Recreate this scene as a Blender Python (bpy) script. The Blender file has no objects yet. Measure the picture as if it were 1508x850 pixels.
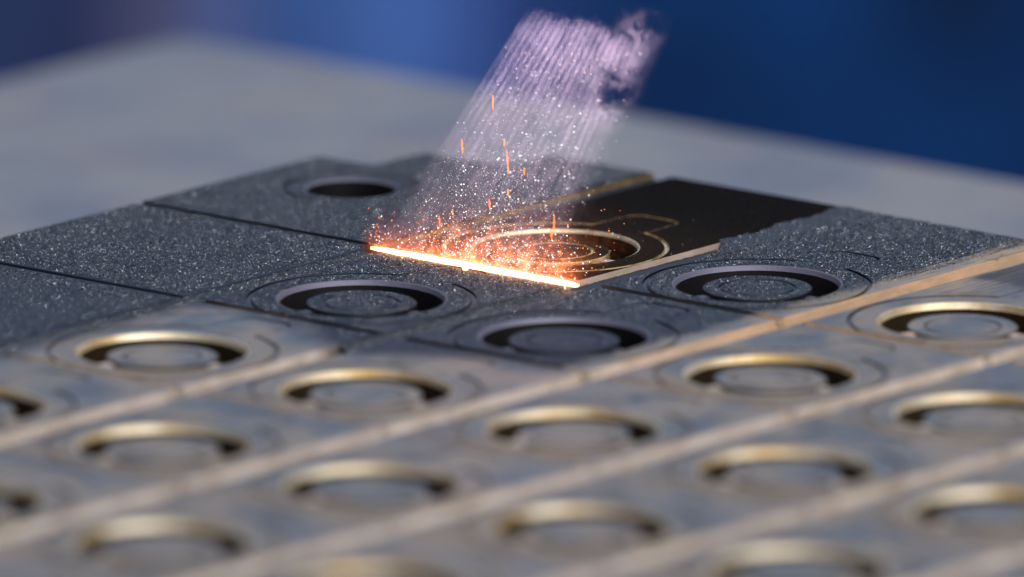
import bpy, bmesh, math, random
import numpy as np
from mathutils import Vector, Matrix

# ------------------------------------------------------------------ camera
MM = 0.001                                   # all layout numbers are millimetres
sc = bpy.context.scene
col = sc.collection

cam_d = bpy.data.cameras.new("camera")
cam = bpy.data.objects.new("camera", cam_d)
col.objects.link(cam)
RIGHT = Vector((0.77250053, 0.63501164, 0.00177333))
UP = Vector((-0.14157727, 0.16950708, 0.97530673))
FWD = Vector((-0.61903054, 0.75367604, -0.22084753))
m = Matrix((RIGHT, UP, -FWD)).transposed().to_4x4()
m.translation = Vector((1385.53, -1657.945, 490.54)) * MM
cam.matrix_world = m
cam_d.sensor_width = 36.0
cam_d.lens = 637.98
cam_d.clip_start = 0.05
cam_d.clip_end = 50.0
cam_d.dof.use_dof = True
cam_d.dof.focus_distance = 2.234
cam_d.dof.aperture_fstop = 13.5
sc.camera = cam

# ------------------------------------------------------------------ world, lamps, exposure
w = bpy.data.worlds.new("World")
sc.world = w
w.use_nodes = True
bg = w.node_tree.nodes["Background"]
bg.inputs[0].default_value = (0.62, 0.74, 1.0, 1)
bg.inputs[1].default_value = 0.12


def area_lamp(name, loc, target, size, size_y, power, color):
    d = bpy.data.lights.new(name, 'AREA')
    d.shape = 'RECTANGLE'
    d.size, d.size_y = size * MM, size_y * MM
    d.energy = power
    d.color = color
    o = bpy.data.objects.new(name, d)
    col.objects.link(o)
    o.location = Vector(loc) * MM
    zax = (Vector(loc) - Vector(target)).normalized()
    xax = (RIGHT - zax * RIGHT.dot(zax)).normalized()
    mw = Matrix((xax, zax.cross(xax), zax)).transposed().to_4x4()
    mw.translation = Vector(loc) * MM
    o.matrix_world = mw
    return o


# workshop lamp above and right of the bench, added cool fills behind (one brightens the enclosure, one gives the plate sheen), the scanner's own beam
area_lamp("ceiling_lamp", (740, -190, 870), (10, -10, 0), 1250, 950, 19.0, (1.0, 0.94, 0.87))
area_lamp("enclosure_fill", (-860, 1060, 900), (-1140, 1411, -250), 1200, 300, 17.0, (0.72, 0.84, 1.0))
area_lamp("back_fill", (-900, 1150, 620), (0, 20, 0), 900, 300, 1.0, (0.55, 0.74, 1.0))
HEAD = (72.0, 21.6, 123.0)                   # laser scanner exit, above the frame
sd = bpy.data.lights.new("scanner_beam", 'SPOT')
sd.energy = 29.0
sd.color = (1.0, 0.79, 0.90)
sd.spot_size = math.radians(11.5)
sd.spot_blend = 0.03
sd.shadow_soft_size = 0.0
so = bpy.data.objects.new("scanner_beam", sd)
col.objects.link(so)
bz = (Vector(HEAD) - Vector((1.1, HEAD[1], 0))).normalized()
by = Vector((0, 1, 0))
bxv = by.cross(bz).normalized()
sm_ = Matrix((bxv, by, bz)).transposed().to_4x4()
sm_.translation = Vector(HEAD) * MM
so.matrix_world = sm_ @ Matrix.Diagonal((1, 0.05, 1, 1))     # the mirror fans the beam into a sheet

sc.view_settings.view_transform = 'Standard'
sc.view_settings.look = 'None'
sc.view_settings.exposure = 0.0
sc.view_settings.gamma = 1.0
sc.view_settings.use_curve_mapping = False
sc.render.engine = 'CYCLES'
sc.cycles.use_denoising = True
sc.cycles.max_bounces = 6
sc.cycles.volume_bounces = 1
sc.cycles.volume_step_rate = 0.6
sc.cycles.sample_clamp_indirect = 4.0
sc.cycles.caustics_reflective = False
sc.cycles.caustics_refractive = False

random.seed(4)
rng = np.random.default_rng(11)

# ------------------------------------------------------------------ helpers


def tag(o, label=None, cat=None, group=None, kind=None):
    if label:
        o["label"] = label
    if cat:
        o["category"] = cat
    if group:
        o["group"] = group
    if kind:
        o["kind"] = kind
    return o


def link(name, mesh, parent=None, loc=(0, 0, 0)):
    o = bpy.data.objects.new(name, mesh)
    col.objects.link(o)
    o.parent = parent
    o.location = Vector(loc) * MM
    return o


def mesh_from(name, verts, faces, mat, smooth=None):
    me = bpy.data.meshes.new(name)
    me.from_pydata([tuple(c * MM for c in v) for v in verts], [], faces)
    me.materials.append(mat)
    if smooth is not None:
        me.polygons.foreach_set("use_smooth", smooth)
    me.update()
    return me


def box_mesh(name, x0, x1, y0, y1, z0, z1, mat, bevel=0.0, seg=3):
    bm = bmesh.new()
    vs = [bm.verts.new((x * MM, y * MM, z * MM)) for x in (x0, x1) for y in (y0, y1) for z in (z0, z1)]
    for f in ((0, 1, 3, 2), (4, 6, 7, 5), (0, 4, 5, 1), (2, 3, 7, 6), (0, 2, 6, 4), (1, 5, 7, 3)):
        bm.faces.new([vs[i] for i in f])
    if bevel:
        bmesh.ops.bevel(bm, geom=bm.edges[:], offset=bevel * MM, segments=seg, profile=0.5, affect='EDGES')
    me = bpy.data.meshes.new(name)
    bm.to_mesh(me)
    bm.free()
    me.materials.append(mat)
    return me


class Nodes:
    """short-hand for building node trees"""

    def __init__(self, mat):
        mat.use_nodes = True
        self.t = mat.node_tree
        self.t.nodes.clear()

    def n(self, typ, **kw):
        nd = self.t.nodes.new(typ)
        for k, v in kw.items():
            setattr(nd, k, v)
        return nd

    def put(self, sock, v):
        if isinstance(v, bpy.types.NodeSocket):
            self.t.links.new(v, sock)
        elif v is not None:
            sock.default_value = v

    def math(self, op, a, b=None, c=None, clamp=False):
        nd = self.n('ShaderNodeMath', operation=op, use_clamp=clamp)
        for i, v in enumerate((a, b, c)):
            self.put(nd.inputs[i], v)
        return nd.outputs[0]

    def step(self, x, lo, hi):
        nd = self.n('ShaderNodeMapRange', interpolation_type='SMOOTHSTEP')
        self.put(nd.inputs[0], x)
        self.put(nd.inputs[1], lo)
        self.put(nd.inputs[2], hi)
        return nd.outputs[0]

    def mix(self, f, a, b):
        nd = self.n('ShaderNodeMix', data_type='RGBA')
        self.put(nd.inputs[0], f)
        self.put(nd.inputs[6], a if isinstance(a, bpy.types.NodeSocket) else (*a, 1))
        self.put(nd.inputs[7], b if isinstance(b, bpy.types.NodeSocket) else (*b, 1))
        return nd.outputs[2]

    def fmix(self, f, a, b):
        nd = self.n('ShaderNodeMix', data_type='FLOAT')
        self.put(nd.inputs[0], f)
        self.put(nd.inputs[2], a)
        self.put(nd.inputs[3], b)
        return nd.outputs[0]

    def pos(self):
        g = self.n('ShaderNodeNewGeometry')
        v = self.n('ShaderNodeVectorMath', operation='SCALE')
        self.t.links.new(g.outputs['Position'], v.inputs[0])
        v.inputs['Scale'].default_value = 1 / MM
        s = self.n('ShaderNodeSeparateXYZ')
        self.t.links.new(v.outputs[0], s.inputs[0])
        return v.outputs[0], s.outputs[0], s.outputs[1], s.outputs[2]

    def noise(self, vec, scale, detail=3.0, rough=0.55, dims='3D', w=None):
        nd = self.n('ShaderNodeTexNoise', noise_dimensions=dims)
        if dims == '1D':
            self.put(nd.inputs['W'], w)
        else:
            self.put(nd.inputs['Vector'], vec)
        nd.inputs['Scale'].default_value = scale
        nd.inputs['Detail'].default_value = detail
        nd.inputs['Roughness'].default_value = rough
        return nd.outputs[0]

    def vec(self, x, y, z):
        nd = self.n('ShaderNodeCombineXYZ')
        for i, v in enumerate((x, y, z)):
            self.put(nd.inputs[i], v)
        return nd.outputs[0]

    def surface(self, base, rough, metal=0.0, spec=0.5, normal=None):
        p = self.n('ShaderNodeBsdfPrincipled')
        self.put(p.inputs['Base Color'], base if isinstance(base, bpy.types.NodeSocket) else (*base, 1))
        self.put(p.inputs['Roughness'], rough)
        self.put(p.inputs['Metallic'], metal)
        self.put(p.inputs['Specular IOR Level'], spec)
        if normal is not None:
            self.put(p.inputs['Normal'], normal)
        o = self.n('ShaderNodeOutputMaterial')
        self.t.links.new(p.outputs[0], o.inputs[0])
        return p

    def bump(self, height, strength, dist):
        b = self.n('ShaderNodeBump')
        b.inputs['Strength'].default_value = strength
        b.inputs['Distance'].default_value = dist * MM
        self.put(b.inputs['Height'], height)
        return b.outputs[0]


# which part of the plate the laser has already gone over (real state of the metal)
def masks(N, slack=0.0):
    v, x, y, z = N.pos()
    n1 = N.math('SUBTRACT', N.noise(v, 0.22, 4.0, 0.6), 0.5)
    n2 = N.math('SUBTRACT', N.noise(v, 1.3, 3.0, 0.6), 0.5)
    d = N.math('ADD', N.math('MULTIPLY', n1, 5.0), N.math('MULTIPLY', n2, 1.6))
    st = N.math('SUBTRACT', N.noise(N.vec(N.math('MULTIPLY', x, 1.1), N.math('MULTIPLY', y, 0.07), 0.0), 1.0, 4.0, 0.7), 0.5)
    xd = N.math('ADD', N.math('ADD', x, d), N.math('MULTIPLY', N.math('MULTIPLY', st, 20.0), N.step(y, 38.0, 64.0)))
    yd = N.math('ADD', y, d)
    right = N.step(xd, 41.2 - slack, 44.0 - slack)
    g = N.math('DIVIDE', N.math('SUBTRACT', x, 17.0), 10.0)
    g = N.math('EXPONENT', N.math('MULTIPLY', N.math('MULTIPLY', g, g), -1.0))
    thr = N.math('SUBTRACT', -13.0, N.math('MULTIPLY', g, 9.0))
    dy = N.math('SUBTRACT', thr, yd)
    near = N.math('MULTIPLY', N.step(dy, -2.0, 6.5), N.step(N.math('ADD', x, N.math('MULTIPLY', d, 0.7)), -16.8, -9.5))
    clean = N.math('MAXIMUM', right, near)
    # one sooty patch left beyond the third band
    p1 = N.math('MULTIPLY', N.step(yd, 54.0, 58.0), N.step(x, 49.5, 50.5))
    clean = N.math('MULTIPLY', clean, N.math('SUBTRACT', 1.0, N.math('MULTIPLY', p1, 0.8)))
    lim = N.math('SUBTRACT', 16.6, N.math('MULTIPLY', N.math('MAXIMUM', N.math('SUBTRACT', y, 49.0), 0.0), 0.09))
    lim = N.math('ADD', lim, N.math('MULTIPLY', N.math('MULTIPLY', n1, 2.0), N.step(y, 48.0, 52.0)))
    fresh = N.math('MULTIPLY', N.step(N.math('SUBTRACT', lim, x), -0.1, 0.15), N.step(x, -19.0, -18.9))
    fresh = N.math('MULTIPLY', fresh, N.step(y, 21.5, 22.0))
    return v, x, y, z, clean, fresh, n1, n2


A_SP = 31.95


def mat_top():
    mt = bpy.data.materials.new("plate_top")
    N = Nodes(mt)
    v, x, y, z, clean, fresh, n1, n2 = masks(N)
    big = N.noise(v, 0.05, 3.0, 0.55)
    fine = N.noise(v, 3.4, 3.0, 0.7)
    grain = N.noise(v, 9.0, 2.0, 0.7)
    soot = N.mix(grain, (0.004, 0.007, 0.017), (0.015, 0.026, 0.058))
    tan = N.step(N.noise(v, 0.085, 3.0, 0.6), 0.38, 0.58)
    cl = N.mix(tan, (0.100, 0.124, 0.146), (0.30, 0.24, 0.17))
    fx = N.math('FRACT', N.math('DIVIDE', N.math('ADD', N.math('ADD', x, N.math('MULTIPLY', n1, 1.6)), A_SP / 2), A_SP))
    marg = N.step(fx, 0.865, 0.925)
    cl = N.mix(N.math('MULTIPLY', marg, 0.75), cl, (0.34, 0.295, 0.26))
    cl = N.mix(N.math('MULTIPLY', fine, 0.5), cl, (0.105, 0.106, 0.108))
    fr = N.mix(N.step(fine, 0.45, 0.75), N.mix(N.step(y, 44.0, 66.0), (0.016, 0.014, 0.013), (0.006, 0.007, 0.010)), (0.036, 0.031, 0.028))
    stain = N.step(N.noise(v, 0.13, 5.0, 0.7), 0.50, 0.68)
    cl = N.mix(N.math('MULTIPLY', stain, 0.72), cl, (0.045, 0.042, 0.040))
    rub = N.noise(N.vec(N.math('MULTIPLY', x, 0.9), N.math('MULTIPLY', y, 0.08), 3.0), 0.8, 5.0, 0.7)
    cl = N.mix(N.math('MULTIPLY', N.step(rub, 0.5, 0.72), 0.4), cl, (0.36, 0.29, 0.22))
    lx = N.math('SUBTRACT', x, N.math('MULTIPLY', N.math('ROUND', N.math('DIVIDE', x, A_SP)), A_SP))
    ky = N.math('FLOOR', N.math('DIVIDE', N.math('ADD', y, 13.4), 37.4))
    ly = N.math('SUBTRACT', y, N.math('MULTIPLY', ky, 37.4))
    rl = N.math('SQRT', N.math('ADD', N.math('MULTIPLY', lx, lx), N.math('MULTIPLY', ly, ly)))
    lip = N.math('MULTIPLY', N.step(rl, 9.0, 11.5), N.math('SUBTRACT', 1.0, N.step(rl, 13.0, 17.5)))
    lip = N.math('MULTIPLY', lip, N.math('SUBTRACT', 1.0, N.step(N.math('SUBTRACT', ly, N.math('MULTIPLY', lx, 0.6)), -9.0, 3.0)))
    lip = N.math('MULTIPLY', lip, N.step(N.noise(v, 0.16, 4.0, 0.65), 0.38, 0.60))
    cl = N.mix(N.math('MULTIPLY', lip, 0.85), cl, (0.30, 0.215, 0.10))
    gs = N.noise(N.vec(N.math('MULTIPLY', x, 1.6), N.math('MULTIPLY', y, 0.09), 0.0), 1.0, 4.0, 0.75)
    gs = N.math('MULTIPLY', N.step(gs, 0.42, 0.60), N.math('MULTIPLY', N.step(y, 40.0, 58.0), N.step(x, 37.0, 40.0)))
    cl = N.mix(N.math('MULTIPLY', gs, N.math('SUBTRACT', 1.0, N.step(x, 52.0, 60.0))), cl, (0.46, 0.32, 0.15))
    dust = N.step(N.noise(v, 2.2, 3.0, 0.8), 0.60, 0.72)
    fr = N.mix(N.math('MULTIPLY', dust, N.step(N.noise(v, 0.12, 2.0, 0.5), 0.42, 0.66)), fr, (0.10, 0.09, 0.085))
    patch = N.step(N.noise(v, 0.10, 4.0, 0.65), 0.36, 0.68)
    soot = N.mix(patch, soot, N.mix(grain, (0.006, 0.010, 0.021), (0.024, 0.038, 0.072)))
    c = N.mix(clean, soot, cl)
    c = N.mix(fresh, c, fr)
    r = N.fmix(fresh, N.fmix(clean, 0.55, 0.42), 0.42)
    me = N.fmix(fresh, N.fmix(clean, 0.25, 0.35), 0.0)
    h = N.math('ADD', grain, N.math('MULTIPLY', fine, 0.7))
    nb = N.bump(h, 0.8, 0.09)
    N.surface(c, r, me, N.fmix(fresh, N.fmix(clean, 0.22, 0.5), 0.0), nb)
    return mt


def mat_masked(name, soot, clean_c, fresh_c, rough, metal, slack=0.0, var=0.25, bump=0.04, clean_2=None):
    mt = bpy.data.materials.new(name)
    N = Nodes(mt)
    v, x, y, z, clean, fresh, n1, n2 = masks(N, slack)
    f = N.noise(v, 0.09, 5.0, 0.6)
    cl = N.mix(N.step(f, 0.4, 0.62), clean_c, clean_2 or tuple(a * (1 - var) for a in clean_c))
    fr = N.mix(N.step(N.noise(v, 0.35, 4.0, 0.7), 0.4, 0.65), fresh_c, tuple(a * (1 - var) for a in fresh_c))
    c = N.mix(clean, soot, cl)
    c = N.mix(fresh, c, fr)
    both = N.math('MAXIMUM', clean, fresh)
    N.surface(c, N.fmix(both, 0.5, rough), N.fmix(both, 0.3, metal), 0.5,
              N.bump(N.noise(v, 4.0, 3.0, 0.6), 0.5, bump))
    return mt


M_TOP = mat_top()
M_ENGR = mat_masked("engraved_line", (0.006, 0.006, 0.009), (0.12, 0.085, 0.05), (0.62, 0.50, 0.27), 0.45, 0.5, var=0.7)
M_BEVEL = mat_masked("bevelled_rim", (0.15, 0.155, 0.23), (0.92, 0.83, 0.66), (0.80, 0.68, 0.48), 0.48, 0.75, var=0.4, clean_2=(0.66, 0.46, 0.20), bump=0.16)  # sooty rim colour lightened to lavender to carry a highlight
M_SEAM = mat_masked("thin_seam", (0.008, 0.008, 0.012), (0.26, 0.18, 0.09), (0.3, 0.2, 0.1), 0.5, 0.3)
M_WALL = mat_masked("recess_wall", (0.006, 0.006, 0.008), (0.030, 0.018, 0.006), (0.014, 0.009, 0.004), 0.5, 0.4)  # wall colour darkened to hold the shade inside the recesses
M_FLOOR = mat_masked("recess_floor", (0.006, 0.006, 0.008), (0.012, 0.009, 0.006), (0.02, 0.022, 0.012), 0.6, 0.3)  # floor colour likewise darkened for recess shade
def mat_band():
    mt = bpy.data.materials.new("band_wall")
    N = Nodes(mt)
    v, x, y, z, clean, fresh, n1, n2 = masks(N)
    f = N.step(N.noise(N.vec(x, N.math('MULTIPLY', y, 0.25), z), 0.5, 5.0, 0.75), 0.34, 0.66)
    heat = N.math('MULTIPLY', N.step(y, -30.0, 30.0), N.math('SUBTRACT', 1.0, N.step(x, 46.0, 90.0)))
    pale = N.mix(f, (0.66, 0.585, 0.54), (0.38, 0.31, 0.26))
    hot = N.mix(f, (0.66, 0.42, 0.26), (0.46, 0.32, 0.22))
    c = N.mix(clean, (0.02, 0.02, 0.026), N.mix(heat, pale, hot))
    c = N.mix(fresh, c, N.mix(f, (0.46, 0.37, 0.33), (0.34, 0.26, 0.22)))
    N.surface(c, 0.55, 0.1, 0.5, N.bump(N.noise(v, 4.0, 3.0, 0.6), 0.5, 0.05))
    return mt


M_BAND = mat_band()
M_GOLD = mat_masked("gold_edge", (0.02, 0.02, 0.026), (0.3, 0.22, 0.12), (0.42, 0.29, 0.13), 0.5, 0.4, var=0.6)


# ------------------------------------------------------------------ the bench and what is behind it
def mat_table():
    mt = bpy.data.materials.new("table_paint")
    N = Nodes(mt)
    v, x, y, z = N.pos()
    a = N.step(N.noise(v, 0.035, 4.0, 0.65), 0.32, 0.66)
    c = N.mix(a, (0.115, 0.130, 0.170), (0.21, 0.212, 0.215))
    c = N.mix(N.step(N.noise(v, 0.06, 3.0, 0.5), 0.5, 0.75), c, (0.22, 0.18, 0.175))
    N.surface(c, 0.5, 0.0, 0.4)
    return mt


TABLE_Z = -20.0
table = link("table", box_mesh("table", -184, 900, -1500, 181, TABLE_Z - 40, TABLE_Z, mat_table(), 6.0))
tag(table, "pale grey work table under the metal plate", kind="structure")


def mat_plain(name, color, rough=0.5, var=0.25, scale=0.02):
    mt = bpy.data.materials.new(name)
    N = Nodes(mt)
    v, x, y, z = N.pos()
    f = N.step(N.noise(v, scale, 3.0, 0.6), 0.3, 0.7)
    c = N.mix(f, tuple(k * (1 - var) for k in color), tuple(k * (1 + var) for k in color))
    N.surface(c, rough, 0.0, 0.3)
    return mt


floor = link("floor", box_mesh("floor", -3000, 3000, -3500, 3000, -960, -900, mat_plain("floor_paint", (0.03, 0.05, 0.10))))
tag(floor, "dark blue workshop floor", kind="structure")

# machine enclosure beyond the table, square to the line of sight
HF = Vector((FWD.x, FWD.y, 0)).normalized()
HR = Vector((RIGHT.x, RIGHT.y, 0)).normalized()
WALL_D = 1800.0
enc = bpy.data.objects.new("machine_enclosure", None)
col.objects.link(enc)
WC = Vector((4, 22, 0)) + HF * WALL_D
enc.location = Vector((WC.x, WC.y, -900)) * MM
enc.rotation_euler = (0, 0, math.atan2(HR.y, HR.x))
tag(enc, "blue-lit machine enclosure blurred far behind the table", "enclosure")
# panel edges along the wall (mm from the view axis) and colour, with the backdrop's uneven blue light put into it
stops = [(-1400, (0.035, 0.055, 0.16)), (-82, (0.20, 0.18, 0.32)), (-64, (0.075, 0.19, 0.54)),
         (-46, (0.06, 0.12, 0.38)), (-39, (0.115, 0.25, 0.68)), (-12, (0.040, 0.08, 0.30)),
         (12, (0.001, 0.036, 0.145))]
for k, (x0, c) in enumerate(stops):
    x1 = stops[k + 1][0] if k + 1 < len(stops) else 1400
    pm = mat_plain("enclosure_lit_blue_%d" % k, c, 0.55, 0.85 if k == len(stops) - 1 else 0.35, 0.028)
    link("panel", box_mesh("panel", x0 + 0.4, x1 - 0.4, 0 + (k % 3) * 3, 20, 0, 2200, pm, 1.0), enc)

# ------------------------------------------------------------------ the metal plate
A, B = 31.95, 37.4            # hole spacing
SEAM_L, SEAM_M = 3.0, 1.25     # widths of the grooves
DEPTH = 1.3
Y_LO, Y_HI = -13.4 + SEAM_M / 2, 24.0 - SEAM_M / 2
X_H = A / 2 - SEAM_L / 2
TOP_EDGE = 78.3               # plate edge beyond the last row
R_RIM, R_WALL, R_PLUG, R_RING, R_OUT = 10.45, 9.8, 6.75, 4.6, 13.8

PLUG_OFF = (0.7, -0.85)        # the centre disc has sunk towards the near side
plate = bpy.data.objects.new("metal_plate", None)
col.objects.link(plate)
plate.location = (0, 0, TABLE_Z * MM)
tag(plate, "dark machined metal plate with rows of round recesses lying on the grey table", "metal plate")
UPZ = -TABLE_Z                # children sit at this height above the empty


def outline_r(th):
    """the engraved outline: a ring with a tongue that points along +Y"""
    r = np.full_like(th, R_OUT)
    cx, sy = np.cos(th), np.sin(th)
    up = sy > 0.3
    # tongue sides x = -4.8..-3.2 and 3.3..1.6 between y 13 and 21
    tip = 21.0
    xl, xr = -4.6, 3.4
    with np.errstate(divide='ignore', invalid='ignore'):
        rt = tip / sy
        xt = rt * cx
        yl = np.where(cx < 0, xl / cx, 1e9)
        yr = np.where(cx > 0, xr / cx, 1e9)
        rr = np.minimum(np.minimum(rt, yl), yr)
    # round the tongue's tip
    rr = np.where(up, rr, 0)
    # soften corners of the tongue
    y = rr * sy
    x = rr * cx
    over = np.clip(np.abs(x + 0.5) - 1.9, 0, None)
    rr = np.where((y > 18.5) & up, rr - 0.28 * over ** 2, rr)
    return np.where(up, np.maximum(r, rr), r)


def rect_r(th, x0, x1, y0, y1):
    c, s = np.cos(th), np.sin(th)
    with np.errstate(divide='ignore'):
        rx = np.where(c > 1e-9, x1 / c, np.where(c < -1e-9, x0 / c, 1e9))
        ry = np.where(s > 1e-9, y1 / s, np.where(s < -1e-9, y0 / s, 1e9))
    return np.minimum(rx, ry)


class Bands:
    """rings of quads between polar loops; every band has its own vertices"""

    def __init__(self, th):
        self.th = th
        self.v, self.f, self.s = [], [], []

    def loop(self, r, z):
        r = np.broadcast_to(r, self.th.shape)
        z = np.broadcast_to(z, self.th.shape)
        return np.stack([r * np.cos(self.th), r * np.sin(self.th), z], 1)

    def band(self, r0, z0, r1, z1, smooth=False):
        a, b = self.loop(r0, z0), self.loop(r1, z1)
        self.quad(a, b, smooth)

    def quad(self, a, b, smooth=False):
        n = len(a)
        k = len(self.v)
        self.v += a.tolist() + b.tolist()
        for i in range(n):
            j = (i + 1) % n
            self.f.append((k + i, k + j, k + n + j, k + n + i))
            self.s.append(smooth)

    def cap(self, r, z):
        a = self.loop(r, z)
        k = len(self.v)
        self.v += a.tolist()
        self.f.append(tuple(range(k, k + len(a))))
        self.s.append(False)

    def mesh(self, name, mat):
        return mesh_from(name, self.v, self.f, mat, self.s)


def cell_meshes(y_hi, bev):
    x0, x1, y0, y1 = -X_H, X_H, Y_LO, y_hi
    bx, by = 0.45, 0.3                       # bevel of the +X edge and -Y edge
    tx0, tx1, ty0, ty1 = x0 + 0.08, x1 - bx, y0 + by, y1 - 0.08
    th = np.linspace(-math.pi, math.pi, 220, endpoint=False)
    cor = [math.atan2(y, x) for x in (tx0, tx1) for y in (ty0, ty1)]
    tong = [math.atan2(y, x) for x, y in ((-4.6, 13.0), (3.4, 13.37), (-4.6, 13.01), (3.4, 13.38))]
    extra = np.linspace(math.radians(66), math.radians(115), 90)
    th = np.unique(np.round(np.concatenate([th, cor, tong, extra]), 6))
    rt = rect_r(th, tx0, tx1, ty0, ty1)
    ro = outline_r(th)
    g = 0.30
    o_out = np.minimum(ro + g, rt * 0.995)
    o_in = np.minimum(ro - g, rt * 0.972)
    out = {}
    # top skin with the engraved line left open
    b = Bands(th)
    b.band(rt, 0, o_out, 0)
    b.band(o_in, 0, R_RIM, 0)
    out["panel"] = b.mesh("panel", M_TOP)
    # side walls: bevelled towards the groove
    top = b.loop(rt, 0)
    low = top.copy()
    sx = np.abs(top[:, 0] - tx1) < 1e-4
    low[:, 0] = np.where(sx, x1, low[:, 0])
    low[:, 0] = np.where(np.abs(top[:, 0] - tx0) < 1e-4, x0, low[:, 0])
    low[:, 1] = np.where(np.abs(top[:, 1] - ty0) < 1e-4, y0, low[:, 1])
    low[:, 1] = np.where(np.abs(top[:, 1] - ty1) < 1e-4, y1, low[:, 1])
    low[:, 2] = -DEPTH
    b = Bands(th)
    b.quad(low, top)
    out["edge_wall"] = b.mesh("edge_wall", M_BAND)
    # engraved line
    b = Bands(th)
    b.band(o_out, 0, o_out - 0.05, -0.28)
    b.band(o_out - 0.05, -0.28, o_in + 0.05, -0.28)
    b.band(o_in + 0.05, -0.28, o_in, 0)
    out["engraved_outline"] = b.mesh("engraved_outline", M_ENGR)
    # recess
    t2 = np.linspace(-math.pi, math.pi, 160, endpoint=False)
    b = Bands(t2)
    b.band(R_RIM, 0, R_RIM - 0.14, -0.05, True)
    rw = R_RIM - 0.14 - min(0.28, bev * 0.5)
    b.band(R_RIM - 0.14, -0.05, rw, -bev, True)
    out["rim_bevel"] = b.mesh("rim_bevel", M_BEVEL)
    b = Bands(t2)
    b.band(rw, -bev, R_WALL - 0.05, -3.2, True)
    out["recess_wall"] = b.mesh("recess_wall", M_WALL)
    b = Bands(t2)
    b.band(R_WALL - 0.05, -3.2, 2.0, -3.2)
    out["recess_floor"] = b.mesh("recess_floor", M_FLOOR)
    zp = -0.22
    b = Bands(t2)
    b.band(R_PLUG - 0.12, zp, R_RING + 0.2, zp)
    b.cap(R_RING - 0.2, zp)
    out["centre_disc"] = b.mesh("centre_disc", M_TOP)
    b = Bands(t2)
    b.band(R_PLUG + 0.05, -3.2, R_PLUG, zp - 0.12, True)
    b.band(R_PLUG, zp - 0.12, R_PLUG - 0.12, zp, True)
    b.band(R_RING + 0.2, zp, R_RING + 0.12, zp - 0.2, True)
    b.band(R_RING + 0.12, zp - 0.2, R_RING - 0.12, zp - 0.2)
    b.band(R_RING - 0.12, zp - 0.2, R_RING - 0.2, zp, True)
    out["disc_ring"] = b.mesh("disc_ring", M_ENGR)
    # two small bridges that hold the disc
    return out


def bridge_mesh(a):
    c, s = math.cos(a), math.sin(a)
    w0 = 0.75
    pts = []
    for r in (R_PLUG - 0.6, R_WALL + 0.02):
        for q in (-w0, w0):
            for z in (-1.3, -0.62):
                pts.append((r * c - q * s, r * s + q * c, z))
    return mesh_from("bridge", pts, [(0, 1, 3, 2), (4, 6, 7, 5), (0, 4, 5, 1), (2, 3, 7, 6), (1, 5, 7, 3), (0, 2, 6, 4)], M_BAND)


def state(i, j):
    if (i, j) == (0, 1):
        return 0.40                      # freshly burnt: crisp edge
    return 0.60 if (i <= 1 and j >= 0) else 0.80


SETS = {}
BR = [bridge_mesh(math.radians(-107)), bridge_mesh(math.radians(2))]


def project(p):
    d = Vector(p) - Vector((1385.53, -1657.945, 490.54))
    zz = d.dot(FWD)
    return 754 + 26724.35 * d.dot(RIGHT) / zz, 425 - 26724.35 * d.dot(UP) / zz


cells = []
for i in range(0, 9):
    for j in range(1, -7, -1):
        pts = [project((i * A + x, j * B + y, 0)) for x in (-X_H, X_H) for y in (Y_LO, Y_HI if j < 1 else TOP_EDGE - B)]
        xs, ys = [p[0] for p in pts], [p[1] for p in pts]
        if max(xs) < -260 or min(xs) > 1780 or min(ys) > 1010:
            continue
        cells.append((i, j))
for i, j in cells:
    key = (j == 1, state(i, j))
    if key not in SETS:
        SETS[key] = cell_meshes(TOP_EDGE - B if j == 1 else Y_HI, key[1])
    ms = SETS[key]
    p = link("panel", ms["panel"], plate, (i * A, j * B, UPZ))
    for nm in ("edge_wall", "engraved_outline", "rim_bevel", "recess_wall", "recess_floor", "centre_disc", "disc_ring"):
        o_ = link(nm, ms[nm], p, (*PLUG_OFF, 0) if nm in ("centre_disc", "disc_ring") else (0, 0, 0))
        if nm in ("centre_disc", "disc_ring") and state(i, j) > 0.7:
            # loosened discs sit a little askew, each in its own way
            o_.rotation_euler = (math.radians(1.1 * math.sin(5.1 * i + 2.3 * j)), math.radians(1.1 * math.cos(3.7 * i + 4.1 * j)), 0)
            o_.location.z -= 0.12 * MM * (1 + math.sin(2.9 * i - 3.3 * j))
    for bmx in BR:
        link("bridge", bmx, p)

# side strip without recesses, left of the rows
XE = -56.3
XS = -A / 2 - SEAM_L / 2


def prism(name, poly, z0, z1, mat, bev=0.25):
    bm = bmesh.new()
    vs = [bm.verts.new((x * MM, y * MM, z0 * MM)) for x, y in poly]
    f = bm.faces.new(vs)
    bm.normal_update()
    if f.normal.z > 0:
        f.normal_flip()
    ex = bmesh.ops.extrude_face_region(bm, geom=[f])
    tv = [g for g in ex['geom'] if isinstance(g, bmesh.types.BMVert)]
    bmesh.ops.translate(bm, verts=tv, vec=(0, 0, (z1 - z0) * MM))
    bmesh.ops.recalc_face_normals(bm, faces=bm.faces[:])
    if bev:
        te = [e for e in bm.edges if all(abs(v.co.z - z1 * MM) < 1e-7 for v in e.verts)]
        bmesh.ops.bevel(bm, geom=te, offset=bev * MM, segments=2, profile=0.5, affect='EDGES')
    me = bpy.data.meshes.new(name)
    bm.to_mesh(me)
    bm.free()
    me.materials.append(mat)
    return me


CORNER = [(XE, 58.4), (-47.6, 59.6), (-47.4, 68.6), (-35.4, 70.0), (-34.9, TOP_EDGE)]
HOLE1 = (-41.2, 47.3)


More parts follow.
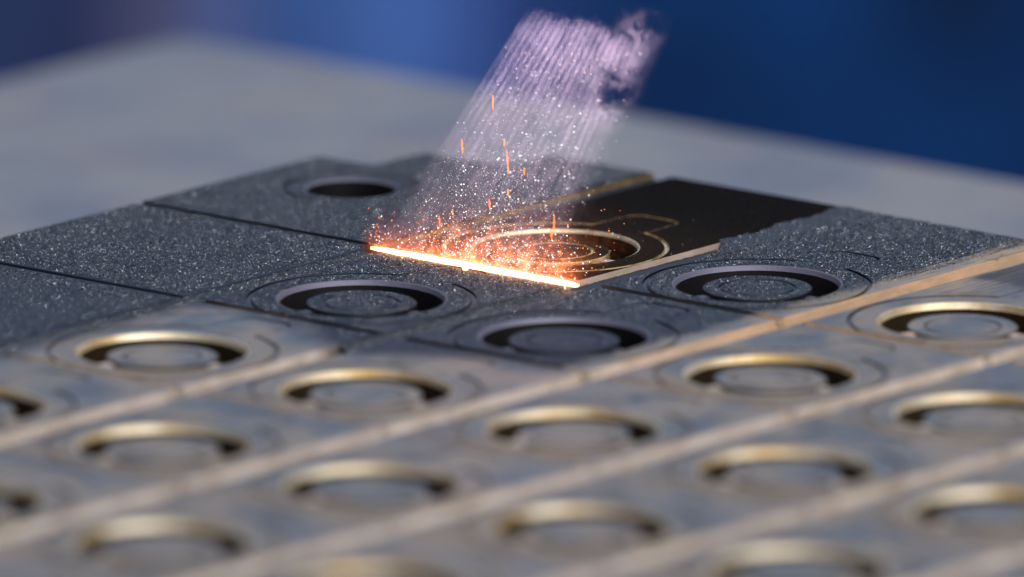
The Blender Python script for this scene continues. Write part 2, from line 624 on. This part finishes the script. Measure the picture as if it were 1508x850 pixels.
def corner_panel():
    """far corner of the plate: stepped outline and a plain countersunk hole"""
    poly = [(XS, 24.0 + SEAM_M / 2), (XS, TOP_EDGE)] + CORNER[::-1] + [(XE, 24.0 + SEAM_M / 2)]
    th = np.unique(np.round(np.concatenate([np.linspace(-math.pi, math.pi, 160, endpoint=False),
                   [math.atan2(y - HOLE1[1], x - HOLE1[0]) for x, y in poly]]), 6))
    rr = []
    for t in th:
        d = (math.cos(t), math.sin(t))
        best = 1e9
        for k in range(len(poly)):
            (ax, ay), (bx, by) = poly[k], poly[(k + 1) % len(poly)]
            ax -= HOLE1[0]; bx -= HOLE1[0]; ay -= HOLE1[1]; by -= HOLE1[1]
            ex, ey = bx - ax, by - ay
            den = d[0] * ey - d[1] * ex
            if abs(den) < 1e-9:
                continue
            s = (ax * ey - ay * ex) / den
            u = (ax * d[1] - ay * d[0]) / den
            if s > 0 and -1e-6 <= u <= 1 + 1e-6:
                best = min(best, s)
        rr.append(best)
    rr = np.array(rr)
    b = Bands(th)
    b.band(rr, 0, 8.6, 0)
    b.band(8.15, 0, 6.0, 0)
    m1 = b.mesh("panel", M_TOP)
    b = Bands(th)
    b.band(8.6, 0, 8.5, -0.22)
    b.band(8.5, -0.22, 8.25, -0.22)
    b.band(8.25, -0.22, 8.15, 0)
    m2 = b.mesh("engraved_outline", M_ENGR)
    b = Bands(th)
    b.band(6.0, 0, 5.6, -0.35, True)
    m3 = b.mesh("rim_bevel", M_BEVEL)
    b = Bands(th)
    b.band(5.6, -0.35, 5.5, -5.0, True)
    b.cap(5.5, -5.0)
    m4 = b.mesh("recess_wall", M_WALL)
    b = Bands(th)
    b.band(rr, -DEPTH, rr, 0)
    m5 = b.mesh("edge_wall", M_GOLD)
    p = link("panel", m1, plate, (HOLE1[0], HOLE1[1], UPZ))
    for nm, mm_ in (("engraved_outline", m2), ("rim_bevel", m3), ("recess_wall", m4), ("edge_wall", m5)):
        link(nm, mm_, p)


corner_panel()
for y0, y1 in ((-13.4, 24.0), (-50.8, -13.4), (-88.2, -50.8), (-125.6, -88.2)):
    poly = [(XE, y0 + SEAM_M / 2), (XS, y0 + SEAM_M / 2), (XS, y1 - SEAM_M / 2), (XE, y1 - SEAM_M / 2)]
    link("panel", prism("panel", poly, -DEPTH, 0, M_TOP, 0.2), plate, (0, 0, UPZ))

X_FAR = 9 * A
# the groove floors: slab under the panels, with wells where the recesses go down
base_poly = [(XE + 0.3, -240), (X_FAR, -240), (X_FAR, TOP_EDGE - 0.3)] + [(x + 0.3, y - 0.3) for x, y in CORNER[::-1]]
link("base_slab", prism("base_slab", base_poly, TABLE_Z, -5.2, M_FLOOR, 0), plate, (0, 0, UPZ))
# strips that carry the panels and close the grooves from below
for i in range(0, 9):
    xc = i * A - A / 2
    link("groove_floor", box_mesh("groove_floor", xc - 1.8, xc + 1.8, -240, TOP_EDGE - 0.3, -5.2, -1.25, M_FLOOR), plate, (0, 0, UPZ))
mf = box_mesh("groove_floor", -X_H + 0.1, X_H - 0.30, -0.9, 0.9, -5.2, -0.36, M_SEAM)
mfe = box_mesh("band_end", X_H - 0.30, X_H + 0.02, -0.64, 0.64, -5.2, -0.22, M_BAND)
mfl = box_mesh("groove_floor", XE + 0.4, XS - 0.2, -0.9, 0.9, -5.2, -0.30, M_ENGR)
for j in range(1, -6, -1):
    yc = j * B - 13.4
    for i in range(0, 9):
        if (i, j) not in cells and (i, j - 1) not in cells:
            continue
        link("groove_floor", mf, plate, (i * A, yc, UPZ))
        link("band_end", mfe, plate, (i * A, yc, UPZ))
    if yc > -100:
        link("groove_floor", mfl, plate, (0, yc, UPZ))


# powder drifted into the groove beside the freshly burnt panel
def powder_drift():
    v, f = [], []
    ny, nx = 90, 14
    for a in range(ny):
        y = 45.5 + (TOP_EDGE - 0.3 - 45.5) * a / (ny - 1)
        e = 17.4 - min(1, a / 22) ** 1.5 * 3.8 - 0.03 * max(y - 49, 0) + 0.45 * math.sin(y * 0.55) + 0.22 * math.sin(y * 1.7 + 1) + random.uniform(-.08, .08)
        for b in range(nx):
            u = b / (nx - 1)
            x = e + (18.6 - e) * u
            z = -0.06 + 0.34 * min(1, u * 5) * (1 - 0.75 * u) + random.uniform(-.03, .03)
            z *= min(1, 0.1 + a / 8)
            v.append((x, y, z))
    for a in range(ny - 1):
        for b in range(nx - 1):
            k = a * nx + b
            f.append((k, k + 1, k + nx + 1, k + nx))
    return v, f


def soot_fill(name, xa, xb, ya, yb, z):
    v, f = [], []
    ny, nx = int((yb - ya) * 2.5), 9
    for a in range(ny):
        y = ya + (yb - ya) * a / (ny - 1)
        for b in range(nx):
            u = b / (nx - 1)
            v.append((xa + (xb - xa) * u, y, z - 0.22 * math.sin(math.pi * u) + 0.10 * math.sin(y * 0.8 + 2 * u) * u + random.uniform(-.05, .05)))
    for a in range(ny - 1):
        for b in range(nx - 1):
            k = a * nx + b
            f.append((k, k + 1, k + nx + 1, k + nx))
    return v, f


DRIFT = powder_drift()
M_SOOT = mat_plain("soot_powder", (0.014, 0.020, 0.034), 0.6, 0.5, 4.0)
FILL = [soot_fill("powder_fill", -17.5, -14.4, -62, 21.2, -0.16), soot_fill("powder_fill", 14.4, 17.6, -21.5, 20.9, -0.12),
        soot_fill("powder_fill", -17.5, -14.4, 22.2, TOP_EDGE - 0.4, -0.55),
        soot_fill("powder_fill", 14.4, 17.6, 21.8, 51.0, -0.62)]
for fv, ff in FILL:
    link("powder_fill", mesh_from("powder_fill", fv, ff, M_SOOT, [True] * len(ff)), plate, (0, 0, UPZ))
link("powder_drift", mesh_from("powder_drift", DRIFT[0], DRIFT[1], M_SOOT, [True] * len(DRIFT[1])), plate, (0, 0, UPZ))


# ------------------------------------------------------------------ blasted grain standing on the sooty skin
def grain_mat():
    mt = bpy.data.materials.new("grain")
    N = Nodes(mt)
    v, x, y, z = N.pos()
    wn = N.n('ShaderNodeTexWhiteNoise', noise_dimensions='3D')
    q = N.n('ShaderNodeVectorMath', operation='SNAP')
    N.put(q.inputs[0], v)
    q.inputs[1].default_value = (0.16, 0.16, 5.0)
    N.put(wn.inputs[0], q.outputs[0])
    c = N.mix(N.math('POWER', wn.outputs[0], 4.2), (0.004, 0.007, 0.016), (0.95, 1.0, 1.0))  # pale grains put the sparkle of a small light into the colour
    N.surface(c, 0.22, 0.9, 0.5)
    return mt


def build_grain():
    n = 620000
    X = rng.uniform(XE + 0.25, 48, n)
    Y = rng.uniform(-62, TOP_EDGE - 0.25, n)
    Z = np.zeros(n)
    keep = np.ones(n, bool)
    # plate corner
    keep &= ~((X < -47.6) & (Y > 59)) & ~((X < -35.2) & (Y > 69.5))
    # already treated areas
    d = rng.normal(0, 0.9, n)
    keep &= X + d < 43.0
    keep &= ~((Y + d < -13.0 - 9.0 * np.exp(-((X - 17) / 10) ** 2)) & (X > -16))
    lim = 16.4 - 0.09 * np.maximum(Y - 49, 0)
    keep &= ~((X < lim) & (X > -17.5) & (Y > 21.6)) | (rng.random(n) < 0.012 * np.clip((70 - Y) / 30, 0, 1))
    # thin it out toward the lens where the skin is smoother
    dep = -0.62 * X + 0.75 * Y
    keep &= rng.random(n) < np.where(X < -16, np.clip((Y + 50) / 40, 0.4, 1), np.clip((dep + 30) / 40, 0.15, 1))
    keep &= (X > -16) | (Y > -52)
    # grooves
    fx = (X + A / 2) / A
    keep &= ~((np.abs((fx - np.round(fx)) * A) < SEAM_L / 2 + 0.5) & (X > -20))
    fy = (Y + 13.4) / B
    keep &= ~((np.abs((fy - np.round(fy)) * B) < SEAM_M / 2 + 0.35) & (Y < 60))
    # recesses and outlines
    ci = np.round(X / A)
    cj = np.floor((Y + 13.4) / B)
    cj = np.minimum(cj, 1)
    lx, ly = X - ci * A, Y - cj * B
    r = np.hypot(lx, ly)
    th = np.arctan2(ly, lx)
    row = X > XS + 0.5
    rp = np.hypot(lx - PLUG_OFF[0], ly - PLUG_OFF[1])
    keep &= ~(row & (r < R_RIM + 0.1) & (rp > R_PLUG - 0.25))
    keep &= ~(row & (np.abs(rp - R_RING) < 0.4))
    keep &= ~(row & (np.abs(r - outline_r(th)) < 0.5))
    Z = np.where(row & (rp < R_PLUG) & (r < R_RIM), -0.22, Z)
    h = np.hypot(X - HOLE1[0], Y - HOLE1[1])
    keep &= ~(~row & ((h < 6.5) | (np.abs(h - 8.4) < 0.35)))
    X, Y, Z = X[keep], Y[keep], Z[keep]
    dv = np.array(DRIFT[0] + FILL[0][0] * 3 + FILL[1][0] * 3)
    n2 = 26000
    pk = rng.integers(0, len(dv), n2)
    X = np.concatenate([X, dv[pk, 0] + rng.normal(0, 0.12, n2)])
    Y = np.concatenate([Y, np.minimum(dv[pk, 1] + rng.normal(0, 0.15, n2), TOP_EDGE - 0.3)])
    Z = np.concatenate([Z, dv[pk, 2]])
    n = len(X)
    print("grains", n)
    o = np.array([(1, 0, 0), (0, 1, 0), (-1, 0, 0), (0, -1, 0), (0, 0, 1.1)], float)
    fc = np.array([(0, 1, 4), (1, 2, 4), (2, 3, 4), (3, 0, 4)])
    # random rotations
    qn = rng.normal(size=(n, 4)) * np.array([1.0, 0.33, 0.33, 1.0])
    qn /= np.linalg.norm(qn, axis=1)[:, None]
    a, b, c, d = qn.T
    Rm = np.stack([1 - 2 * (c * c + d * d), 2 * (b * c - a * d), 2 * (b * d + a * c),
                   2 * (b * c + a * d), 1 - 2 * (b * b + d * d), 2 * (c * d - a * b),
                   2 * (b * d - a * c), 2 * (c * d + a * b), 1 - 2 * (b * b + c * c)], 1).reshape(n, 3, 3)
    s = rng.gamma(6.0, 0.0100, n)
    V = np.einsum('nij,kj->nki', Rm, o) * s[:, None, None]
    V += np.stack([X, Y, Z - s * 0.12 + UPZ], 1)[:, None, :]
    F = (fc[None] + (np.arange(n) * 5)[:, None, None]).reshape(-1, 3)
    V = (V.reshape(-1, 3) * MM).astype(np.float32)
    me = bpy.data.meshes.new("blasted_grain")
    me.vertices.add(len(V))
    me.vertices.foreach_set("co", V.ravel())
    me.loops.add(len(F) * 3)
    me.loops.foreach_set("vertex_index", F.ravel().astype(np.int32))
    me.polygons.add(len(F))
    me.polygons.foreach_set("loop_start", np.arange(0, len(F) * 3, 3, dtype=np.int32))
    me.update()
    me.validate()
    me.materials.append(grain_mat())
    tag(link("blasted_grain", me, plate), kind="stuff")


build_grain()

# ------------------------------------------------------------------ the burning line


def emit_mat(name, color, strength):
    mt = bpy.data.materials.new(name)
    N = Nodes(mt)
    e = N.n('ShaderNodeEmission')
    e.inputs[0].default_value = (*color, 1)
    e.inputs[1].default_value = strength
    o = N.n('ShaderNodeOutputMaterial')
    N.t.links.new(e.outputs[0], o.inputs[0])
    return mt


LY = 21.6


def tube(name, pts, radii, mat, seg=10):
    v, f = [], []
    n = len(pts)
    for k, (p, r) in enumerate(zip(pts, radii)):
        q0, q1 = Vector(pts[max(k - 1, 0)]), Vector(pts[min(k + 1, n - 1)])
        t = (q1 - q0).normalized()
        a = t.orthogonal().normalized()
        b = t.cross(a)
        for s in range(seg):
            g = 2 * math.pi * s / seg
            v.append(tuple(Vector(p) + a * (r * math.cos(g)) + b * (r * math.sin(g))))
    for k in range(n - 1):
        for s in range(seg):
            f.append((k * seg + s, k * seg + (s + 1) % seg, (k + 1) * seg + (s + 1) % seg, (k + 1) * seg + s))
    f.append(tuple(range(seg))[::-1])
    f.append(tuple((n - 1) * seg + s for s in range(seg)))
    return mesh_from(name, v, f, mat, [True] * len(f))


pts, rad = [], []
for k in range(140):
    u = k / 139
    x = -16.4 + 33.0 * u
    taper = min(1, 0.25 + (1 - u) * 40) * min(1, 0.45 + u * 9)
    pts.append((x, LY + 0.12 * math.sin(x * 1.7) * (1 - u) + random.uniform(-.05, .05), 0.30 + random.uniform(-.04, .04)))
    rad.append((0.27 + 0.10 * math.sin(u * 3.1) + random.uniform(-0.02, 0.03)) * taper)
M_HOT = emit_mat("white_hot_metal", (1.0, 0.58, 0.22), 8.0)
laser = link("laser_line", tube("laser_line", pts, rad, M_HOT))
tag(laser, "white-hot glowing laser line burning across the dark plate", "laser line")


def ico(name, r, mat, sub=1):
    bm = bmesh.new()
    bmesh.ops.create_icosphere(bm, subdivisions=sub, radius=r * MM)
    me = bpy.data.meshes.new(name)
    bm.to_mesh(me)
    bm.free()
    me.materials.append(mat)
    return me


bead = link("molten_bead", ico("molten_bead", 0.42, M_HOT, 2), None, (-0.4, LY - 1.2, 0.35))
tag(bead, "small yellow-white molten bead on the near side of the laser line", "bead")


# ------------------------------------------------------------------ vapour with added lens bloom, smoke
def vapour_mat():
    mt = bpy.data.materials.new("vapour_and_bloom")
    N = Nodes(mt)
    v, x, y, z = N.pos()
    ends = N.math('MULTIPLY', N.step(x, -17.2, -15.0), N.math('SUBTRACT', 1.0, N.step(x, 15.6, 17.2)))
    dy = N.math('SUBTRACT', y, LY)
    dz = N.math('SUBTRACT', z, 0.3)
    r = N.math('SQRT', N.math('ADD', N.math('MULTIPLY', dy, dy), N.math('MULTIPLY', dz, dz)))
    nz = N.noise(N.vec(N.math('MULTIPLY', x, 1.6), y, N.math('MULTIPLY', z, 0.7)), 0.9, 4.0, 0.6)
    core = N.math('EXPONENT', N.math('MULTIPLY', r, -1.05))  # emission added in place of lens bloom around the line
    core = N.math('MULTIPLY', core, N.math('ADD', 0.5, nz))
    # looser flame drifting away over the panel
    back = N.math('MULTIPLY', N.math('EXPONENT', N.math('MULTIPLY', N.math('MAXIMUM', dy, 0.0), -0.26)), N.step(dy, -0.6, 0.8))
    up = N.math('EXPONENT', N.math('MULTIPLY', z, -0.50))
    wis = N.step(N.noise(v, 0.55, 6.0, 0.75), 0.50, 0.72)
    xr = N.math('MULTIPLY', N.step(x, -14.0, -4.0), N.math('SUBTRACT', 1.0, N.step(x, 7.0, 15.0)))
    loose = N.math('MULTIPLY', N.math('MULTIPLY', back, up), N.math('MULTIPLY', wis, xr))
    ems = []
    for field, k, c in ((core, 360.0, (1.0, 0.17, 0.025, 1)), (loose, 4200.0, (1.0, 0.27, 0.11, 1))):
        q = N.n('ShaderNodeEmission')
        q.inputs[0].default_value = c
        N.put(q.inputs[1], N.math('MULTIPLY', N.math('MULTIPLY', field, k), ends))
        ems.append(q)
    em = N.n('ShaderNodeAddShader')
    N.t.links.new(ems[0].outputs[0], em.inputs[0])
    N.t.links.new(ems[1].outputs[0], em.inputs[1])
    o = N.n('ShaderNodeOutputMaterial')
    N.t.links.new(em.outputs[0], o.inputs['Volume'])
    return mt


vp = link("vapour_and_bloom", box_mesh("vapour_and_bloom", -17.6, 17.8, 19.2, 44.0, 0.02, 9.0, vapour_mat()))
tag(vp, "orange vapour and added lens bloom hanging along and behind the laser line", "vapour", kind="stuff")

SY0, SY1, SZ1 = LY - 0.45, LY + 0.45, 37.0  # smoke cut to the thin sheet that the beam lights


def smoke_mat():
    mt = bpy.data.materials.new("laser_lit_smoke")
    N = Nodes(mt)
    v, x, y, z = N.pos()
    hx, hz = HEAD[0], HEAD[2]
    # where the beam through this point meets the plate
    k = N.math('DIVIDE', hz, N.math('SUBTRACT', hz, z))
    x0 = N.math('ADD', hx, N.math('MULTIPLY', N.math('SUBTRACT', x, hx), k))
    warp = N.math('MULTIPLY', N.math('SUBTRACT', N.noise(v, 0.25, 2.0, 0.5), 0.5), 0.5)
    s = N.math('SINE', N.math('MULTIPLY', N.math('ADD', x0, warp), 2 * math.pi / 1.32))
    s2 = N.noise(None, 1.9, 2.0, 0.7, '1D', N.math('ADD', x0, warp))
    brk = N.noise(N.vec(N.math('MULTIPLY', N.math('ADD', x0, warp), 2.4), N.math('MULTIPLY', y, 0.3), N.math('MULTIPLY', z, 0.22)), 1.0, 3.0, 0.7)
    str_ = N.math('ADD', N.math('MULTIPLY', s, N.fmix(N.step(z, 8.0, 26.0), 0.07, 0.17)), N.math('ADD', N.math('MULTIPLY', s2, 0.30), N.math('MULTIPLY', brk, 0.62)))
    beam_stripes = N.step(str_, 0.40, 0.60)  # laser-lit stripes put into the smoke density
    wis = N.noise(v, 0.20, 5.0, 0.62)
    fine = N.noise(v, 0.75, 4.0, 0.65)
    # beam's straight edge shaped into the left side, ragged top and right side
    left = N.step(N.math('ADD', x0, N.math('MULTIPLY', N.math('SUBTRACT', fine, 0.5), 1.2)), -16.4, -14.6)
    rag = N.math('ADD', N.math('MULTIPLY', N.math('SUBTRACT', wis, 0.5), 11.0), N.math('MULTIPLY', N.math('SUBTRACT', fine, 0.5), 6.0))
    top = N.math('SUBTRACT', 1.0, N.step(N.math('ADD', z, N.math('MULTIPLY', rag, N.fmix(N.step(x0, -14.0, 4.0), 0.3, 1.0))), 31.0, 34.5))
    right = N.math('SUBTRACT', 1.0, N.step(N.math('ADD', x0, N.math('MULTIPLY', rag, 1.0)), 6.0, 14.0))
    # hole torn in the sheet
    bx = N.math('DIVIDE', N.math('SUBTRACT', x, 22.3), 3.4)
    bz = N.math('DIVIDE', N.math('SUBTRACT', z, 25.4), 2.6)
    rr = N.math('ADD', N.math('SQRT', N.math('ADD', N.math('MULTIPLY', bx, bx), N.math('MULTIPLY', bz, bz))),
                N.math('MULTIPLY', N.math('SUBTRACT', fine, 0.5), 1.4))
    tear = N.step(rr, 0.6, 1.25)
    body = N.fmix(N.step(z, 2.0, 30.0), 0.75, 1.0)
    puff = N.step(N.math('ADD', N.math('MULTIPLY', wis, 0.7), N.math('MULTIPLY', fine, 0.4)), 0.30, 0.72)
    d = N.math('MULTIPLY', N.math('ADD', 0.24, N.math('MULTIPLY', beam_stripes, 0.95)), N.math('ADD', 0.35, puff))
    speck = N.math('ADD', 0.7, N.math('MULTIPLY', N.step(N.noise(v, 2.6, 3.0, 0.8), 0.50, 0.72), 0.9))
    d = N.math('MULTIPLY', d, speck)
    for q in (left, top, right, tear, body):
        d = N.math('MULTIPLY', d, q)
        # curling wisps torn off the top and right side
    rd = N.math('SUBTRACT', 1.0, N.math('ABSOLUTE', N.math('SUBTRACT', N.math('MULTIPLY', N.noise(v, 0.22, 6.0, 0.7), 2.0), 1.0)))
    rd = N.math('MULTIPLY', N.step(rd, 0.84, 0.99), N.math('MULTIPLY', N.step(z, 17.0, 25.0), N.step(x0, 2.0, 8.0)))
    fade = N.math('SUBTRACT', 1.0, N.step(z, 33.0, 36.8))
    fade = N.math('MULTIPLY', fade, N.math('SUBTRACT', 1.0, N.step(x0, 9.0, 15.6)))
    d = N.math('ADD', d, N.math('MULTIPLY', N.math('MULTIPLY', rd, fade), 0.35))
    d = N.math('MULTIPLY', d, 58.0)
    pv = N.n('ShaderNodeVolumePrincipled')
    pv.inputs['Color'].default_value = (0.90, 0.80, 0.93, 1)
    N.put(pv.inputs['Density'], d)
    pv.inputs['Anisotropy'].default_value = 0.0
    o = N.n('ShaderNodeOutputMaterial')
    N.t.links.new(pv.outputs[0], o.inputs['Volume'])
    return mt


def fan(x0, z):
    return HEAD[0] + (x0 - HEAD[0]) * (HEAD[2] - z) / HEAD[2]


sv = []
for z in (0.05, SZ1):
    for x0 in (-16.6, 16.9):
        for y in (SY0, SY1):
            sv.append((fan(x0, z), y, z))
sm = mesh_from("smoke_plume", sv, [(0, 1, 3, 2), (4, 6, 7, 5), (0, 4, 5, 1), (2, 3, 7, 6), (0, 2, 6, 4), (1, 5, 7, 3)], smoke_mat())
smoke = link("smoke_plume", sm)
tag(smoke, "violet smoke with laser-lit stripes shaped into it, rising slanted from the laser line", "smoke", kind="stuff")

# ------------------------------------------------------------------ sparks
M_WHITE = emit_mat("white_speck_glow", (1.0, 0.92, 0.88), 2.4)
M_ORANGE = emit_mat("orange_spark_glow", (1.0, 0.22, 0.04), 2.2)


def join_icos(name, items, mats):
    bm = bmesh.new()
    bmesh.ops.create_icosphere(bm, subdivisions=1, radius=1.0)
    bv = np.array([v.co[:] for v in bm.verts])
    bf = [tuple(v.index for v in f.verts) for f in bm.faces]
    bm.free()
    V, F, MI = [], [], []
    for (p, r, mi) in items:
        k = len(V)
        V += (bv * r + np.array(p)).tolist()
        F += [tuple(k + q for q in f) for f in bf]
        MI += [mi] * len(bf)
    me = mesh_from(name, V, F, mats[0])
    for mt in mats[1:]:
        me.materials.append(mt)
    me.polygons.foreach_set("material_index", MI)
    return me


items = []
for k in range(650):
    zz = random.expovariate(1 / 10.0)
    while zz > 30:
        zz = random.expovariate(1 / 10.0)
    xx = fan(random.triangular(-15, 14, -1), zz)
    items.append(((xx, LY + random.gauss(0.5, 2.2), 0.5 + zz), random.choice((0.030, 0.036, 0.042, 0.05, 0.06, 0.085)), 0))
for k in range(420):
    zz = random.expovariate(1 / 1.6)
    xx = random.uniform(-14, 15)
    items.append(((xx, LY + abs(random.gauss(0, 5.0)), 0.3 + zz), random.choice((0.03, 0.045, 0.06, 0.09)), random.choice((0, 1, 1))))
for k in range(1500):  # dust specks, their lit look put in as emission
    zz = random.triangular(0, 32, 6)
    items.append(((fan(random.triangular(-16, 13, -2), zz), LY + random.gauss(0.2, 1.2), 0.4 + zz), random.uniform(0.016, 0.032), 0))
for k in range(800):
    xx = random.triangular(-15.5, 15.5, 2)
    items.append(((xx, LY + random.expovariate(1 / 4.0), 0.3 + random.expovariate(1 / 1.5)), random.choice((0.025, 0.035, 0.045, 0.06)), random.choice((0, 1, 1))))
for k in range(70):                     # spray thrown back at the start of the line
    q = random.expovariate(1 / 1.6)
    items.append(((-15.6 - 0.4 * q + random.gauss(0, 0.7), LY + random.gauss(0.8, 0.7), 0.4 + q), random.choice((0.03, 0.05, 0.07)), random.choice((0, 1, 1))))
ws = link("sparks_and_dust", join_icos("sparks_and_dust", items, [M_WHITE, M_ORANGE]))
tag(ws, "cloud of tiny white sparks and dust given a glow floating in the violet smoke", "sparks", kind="stuff")

streaks = [
    (1.9, 20, 1.9, "tall thin orange spark streak highest in the smoke"),
    (-1.8, 14.3, 1.8, "orange spark streak near the straight left side of the smoke"),
    (4.5, 12.4, 3, "longest orange spark streak in the middle of the smoke"),
    (3.7, 15.7, 0.9, "short orange spark streak just above the long middle one"),
    (4.5, 9.5, 1, "thick orange spark streak low in the middle of the smoke"),
    (1.9, 7.6, 1.3, "slanted orange spark streak between the far plate edge and the laser line"),
    (-5.1, 4.7, 1.3, "orange spark streak above the left half of the laser line"),
    (-3.1, 6.4, 0.7, "tiny orange spark above the left third of the laser line"),
    (12.7, 6.3, 2.2, "thin orange spark streak over the recess behind the laser line"),
    (12, 5.4, 1.2, "bright orange spark over the recess centre behind the laser line"),
    (8.1, 13, 0.9, "small orange spark right of the long middle streak"),
    (12.8, 3.4, 0.6, "round orange spark over the right part of the recess"),
]
for x, z, ln, lab in streaks:
    y = LY + random.uniform(-0.5, 1.5)
    lean = random.uniform(-0.12, 0.12)
    n = 7
    p = [(x + lean * ln * (t / (n - 1)) + 0.03 * math.sin(t * 2), y, z + ln * t / (n - 1)) for t in range(n)]
    rr = [0.025 + 0.07 * math.sin(math.pi * (0.12 + 0.8 * t / (n - 1))) * random.uniform(0.7, 1.1) for t in range(n)]
    o = link("orange_spark", tube("orange_spark", p, rr, M_ORANGE, 6))
    tag(o, lab, "spark", "orange sparks flying up from the laser line")
